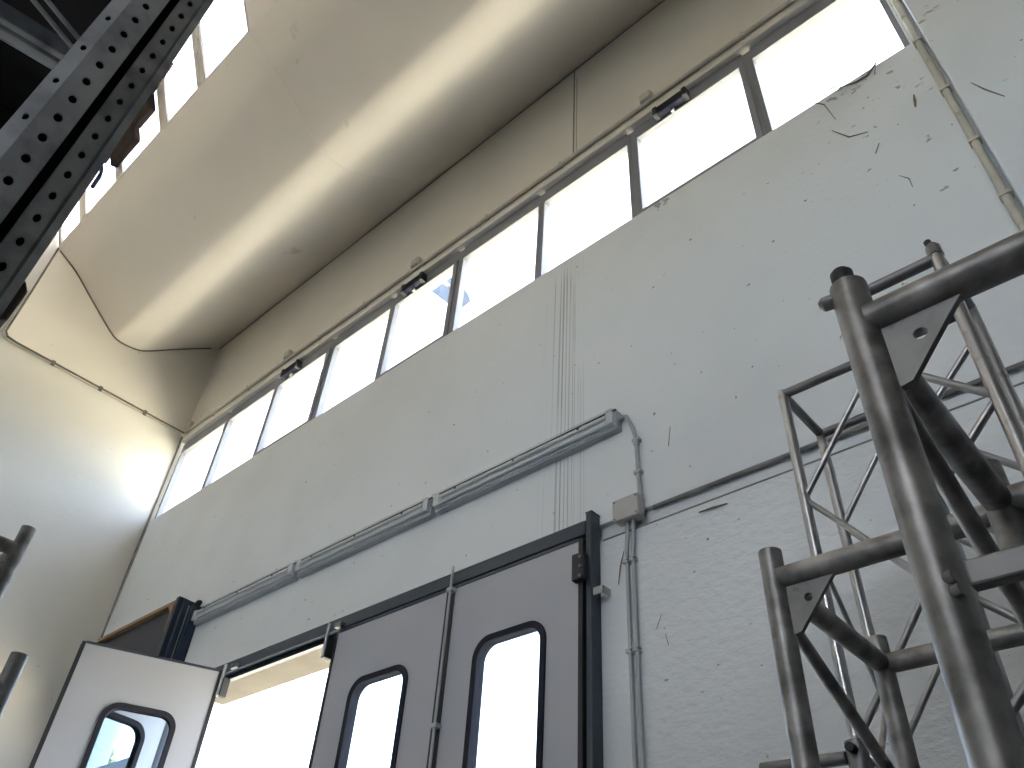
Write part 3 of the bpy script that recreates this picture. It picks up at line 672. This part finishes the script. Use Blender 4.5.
# ------------------------------------------------------------------ pallet rack at the left
rk = thing('pallet_rack', 'dark galvanised pallet rack with perforated upright at top left', 'rack', (-1.6, -.6, -1.6))
def strip(f, P0, P1, z0, z1, pitch, off, hw, hh, lean=.0):
    """perforated strip between plan points P0 and P1"""
    P0, P1 = Vector(P0), Vector(P1); L_ = (P1-P0).length; d = (P1-P0)/L_; n = 12
    z = z0
    while z < z1-1e-6:
        ze = z+pitch; cu, cz = L_/2, z+pitch/2
        rect = [(0, z), (L_, z), (L_, ze), (0, ze)]
        def hit(a):
            c, s_ = math.cos(a), math.sin(a); q = []
            if abs(c) > 1e-9: q.append(((L_ if c > 0 else 0)-cu)/c)
            if abs(s_) > 1e-9: q.append(((ze if s_ > 0 else z)-cz)/s_)
            k = min(q); return (cu+k*c, cz+k*s_)
        angs = sorted([2*math.pi*k/n for k in range(n)] + [math.atan2(v-cz, u-cu) % (2*math.pi) for u, v in rect])
        def pt(u, v): q = P0+d*u; return f.b.verts.new((q.x, q.y, v+EYE+off))
        O = [pt(*hit(a)) for a in angs]; I = [pt(cu+hw*math.cos(a), cz+hh*math.sin(a)+lean*math.cos(a)) for a in angs]
        for k in range(len(angs)):
            j = (k+1) % len(angs); f.b.faces.new((O[k], O[j], I[j], I[k]))
        z = ze
def upright(y, mirror=1):
    f = MB(); z0, z1 = -1.6, 2.5
    q = lambda x, dy: (x, y+dy*mirror)
    strip(f, q(-.960, -.0565), q(-.952, -.0335), z0, z1, .10, .028, .0042, .0075)
    strip(f, q(-.930, -.0345), q(-.930, .0068), z0, z1, .05, .012, .0058, .0088)
    strip(f, q(-.972, .0225), q(-.970, .0525), z0, z1, .05, .02, .0046, .0085)
    for a, b_ in ((q(-.952, -.0335), q(-.930, -.0345)), (q(-.930, .0068), q(-1.00, .0070)), (q(-.972, .0225), q(-1.00, .0225)), (q(-.970, .0525), q(-.965, .056)), (q(-.965, .056), q(-.966, .0660)),
                  (q(-.966, .0660), q(-1.06, .0660)), (q(-.960, -.0565), q(-1.06, -.0565)), (q(-1.06, .066), q(-1.06, .04)), (q(-1.06, -.0565), q(-1.06, -.03))):
        f.face([(a[0], a[1], z0), (b_[0], b_[1], z0), (b_[0], b_[1], z1), (a[0], a[1], z1)])
    bmesh.ops.remove_doubles(f.b, verts=f.b.verts, dist=.0002)
    return f.build('upright', M['rack'], rk, solid=.0022)
upright(0)
upright(-2.6, -1)
MB().box(-1.055, -1.0, -.05, .06, -1.6, 2.5).build('upright_shade_fill', M['deck'], rk)  # black fill added inside the upright as shade behind its holes and slot
for y in (0, -2.6):
    MB().box(-2.10, -2.02, y-.05, y+.06, -1.6, 2.5).build('rear_upright', M['rack'], rk, bevel=.004)
    for k in range(5):
        z = -1.4+.8*k
        MB().obox((-1.54, y-.01, z), (.48, 0, 0), (0, .014, 0), (0, 0, .014)).build('frame_brace', M['rack'], rk)
# underside: black decking carried on beams, with braces in front of it
MB().box(-2.9, -1.0, -2.55, -.07, 2.06, 2.10).build('deck', M['deck'], rk)
MB().box(-1.03, -.975, -2.54, -.06, 1.96, 2.06).build('beam', M['deck'], rk)
MB().box(-2.10, -2.03, -2.54, -.06, 1.96, 2.06).build('beam', M['deck'], rk)
def bar(P, Q, hw, hh, name, m):
    P, Q = Vector(P), Vector(Q); d = (Q-P); nrm = Vector((1, 0, 0)); v = d.cross(nrm).normalized()
    MB().obox((P+Q)/2, d/2, v*hh, nrm*hw).build(name, m, rk, bevel=.003)
xb = 1.5
def on(az, tanel, X): dy = X*math.tan(math.radians(az+90)); return (-X, dy, math.hypot(X, dy)*tanel)
P1, P2 = Vector(on(-93.0, 1.182, xb)), Vector(on(-98.27, 1.153, xb)); P2 = P1+(P2-P1)*2.4
bar(P1, P2, .03, .026, 'tie_bar', M['rack'])
for q in (P1, P2): MB().tube([tuple(q), (q.x, q.y, 2.065)], .012, 8).build('hanger', M['deck'], rk)
bar(P1+Vector((.02, 0, -.028)) + Vector((0, 0, -.027)), P2+Vector((.02, 0, -.055)), .012, .008, 'tie_bar', M['galv'])
for a0, a1, t0, t1 in ((-93.0, -97.89, 1.212, 1.239), (-93.0, -97.17, 1.239, 1.263)):
    P1, P2 = Vector(on(a0, t0, 1.2)), Vector(on(a1, t1, 1.2)); P2 = P1+(P2-P1)*2.2
    bar(P1, P2, .004, .0045, 'tie_rod', M['rack'])
    for q in (P1, P2): MB().tube([tuple(q), (q.x, q.y, 2.065)], .006, 8).build('hanger', M['deck'], rk)
# rusty hook beside the upright
MB().prism([(.060, .685), (.078, .70), (.0795, .755), (.072, .768), (.060, .77)], 'x', -1.05, -1.0).build('rusty_hook', M['rust'], rk, bevel=.004)

# ------------------------------------------------------------------ outside
gr = MB().box(-90, 60, D+T, 120, -1.9, -1.64).build('ground', M['ground'])
tag(gr, 'sunlit pale gravel yard outside the door', 'yard', kind='structure')
t = thing('hanging_sheet', 'pale blue sheet outside, seen through the glass near the middle of the window row', 'sheet', (-4.62, 3.78, 6.9))
yy = 3.75
pts = [(-5.18, 6.75), (-5.05, 6.79), (-4.91, 6.805), (-4.74, 6.64), (-4.60, 6.42), (-4.50, 6.22), (-4.45, 6.09), (-4.64, 6.06), (-4.90, 6.40)]
MB().prism(pts, 'y', yy, yy+.012).build('sheet', M['pale_blue'], t)
MB().box(-4.80, -4.77, D+T+.001, yy, 6.50, 6.53).build('holder', M['galv'], t)
# conifer whose tip shows through the folded leaves
t = thing('conifer', 'green conifer outside, its tip seen through the open door leaf window', 'tree', (-18.6, 7.33, -1.6))
MB().tube([(-18.6, 7.33, -1.6), (-18.6, 7.33, 4.2)], .1, 10, radii=[.14, .03]).build('trunk', M['bark'], t)
f = MB(); rnd = random.Random(3)
for k in range(900):
    z = rnd.uniform(.2, 6.2); rr = 1.3*(1-z/6.5)**.8*math.sqrt(rnd.random()); a = rnd.uniform(0, 6.283)
    c = Vector((-18.6+rr*math.cos(a), 7.33+rr*math.sin(a), -1.5+z)); d = Vector((math.cos(a), math.sin(a), .8)).normalized()*.2
    s_ = Vector((-math.sin(a), math.cos(a), 0))*.08
    f.face([c-s_, c+s_, c+d])
    f.face([c-s_*.3+Vector((0, 0, .1)), c+s_*.3-Vector((0, 0, .1)), c+d*.9])
f.build('foliage', M['leaf'], t)

# ------------------------------------------------------------------ light
wd = bpy.data.worlds.new('sky'); bpy.context.scene.world = wd; wd.use_nodes = True
nt = wd.node_tree; bg = nt.nodes['Background']
st = nt.nodes.new('ShaderNodeTexSky'); st.sky_type = 'NISHITA'; st.sun_disc = False
st.sun_elevation = math.radians(56); st.sun_rotation = math.radians(170); st.dust_density = 3.0; st.ozone_density = 1.0; st.air_density = 1.0
hs_ = nt.nodes.new('ShaderNodeHueSaturation'); hs_.inputs['Saturation'].default_value = .6
nt.links.new(st.outputs[0], hs_.inputs['Color']); nt.links.new(hs_.outputs[0], bg.inputs[0]); bg.inputs[1].default_value = .5
sun = bpy.data.lights.new('sun', 'SUN'); sun.energy = 14.5; sun.angle = .01; sun.color = (1, .95, .86)
so = bpy.data.objects.new('sun', sun); C.objects.link(so)
dirn = Vector((.8, -.52, 1.0)).normalized()          # towards the sun, which stands behind the building
so.rotation_euler = dirn.to_track_quat('Z', 'Y').to_euler(); so.location = (0, -10, 30)
def portal(name, c, sx, sy, rot):
    l = bpy.data.lights.new(name, 'AREA'); l.shape = 'RECTANGLE'; l.size = sx; l.size_y = sy; l.cycles.is_portal = True
    o = bpy.data.objects.new(name, l); C.objects.link(o); o.location = (c[0], c[1], c[2]+EYE); o.rotation_euler = rot
    return o
portal('window_portal', (-4.54, D+T+.03, 5.45), 9.2, 1.4, (math.radians(-90), 0, 0))
portal('rear_portal', (1.5, -7.95, 5.4), 5.1, 1.5, (math.radians(90), 0, 0))
portal('door_portal', (-4.75, D+T+.03, .35), 4.8, 4.0, (math.radians(-90), 0, 0))
ang = math.atan2(sd.z, -sd.y)
for k, dy in enumerate((0, -4)):
    p = A + sd*(SL/2) + sn*.12
    q = portal('roof_portal', ((XL+(SEAM, -2.5)[k])/2, p.y+dy, p.z), (SEAM, -2.5)[k]-XL, SL, (0, 0, 0))
    q.rotation_euler = Vector(sn).to_track_quat('Z', 'Y').to_euler()

# ------------------------------------------------------------------ camera
R = [[0.7409892498061508, 0.6690269380808266, 0.057774456240728383], [-0.40563455121709263, 0.5145055634468546, -0.7554764298382461], [-0.5351593618078878, 0.5363645973630518, 0.6526235332601373]]
cam = bpy.data.cameras.new('camera'); cam.sensor_width = 36; cam.lens = 36*803.256/1024; cam.clip_start = .05; cam.clip_end = 500
co = bpy.data.objects.new('camera', cam); C.objects.link(co)
m = Matrix(((R[0][0], -R[1][0], -R[2][0], 0), (R[0][1], -R[1][1], -R[2][1], 0), (R[0][2], -R[1][2], -R[2][2], EYE), (0, 0, 0, 1)))
co.matrix_world = m
sc = bpy.context.scene; sc.camera = co
sc.view_settings.view_transform = 'Standard'; sc.view_settings.look = 'None'; sc.view_settings.gamma = 1; sc.view_settings.use_curve_mapping = False
sc.view_settings.exposure = 2.40
sc.cycles.use_denoising = True; sc.cycles.max_bounces = 14; sc.cycles.diffuse_bounces = 7; sc.cycles.glossy_bounces = 5
sc.cycles.transmission_bounces = 6; sc.cycles.transparent_max_bounces = 16
sc.cycles.sample_clamp_indirect = 12.; sc.cycles.caustics_reflective = False; sc.cycles.caustics_refractive = False
for o in sc.objects:
    if '_at' in o: del o['_at']
for m_ in bpy.data.materials:
    if '_out' in m_: del m_['_out']
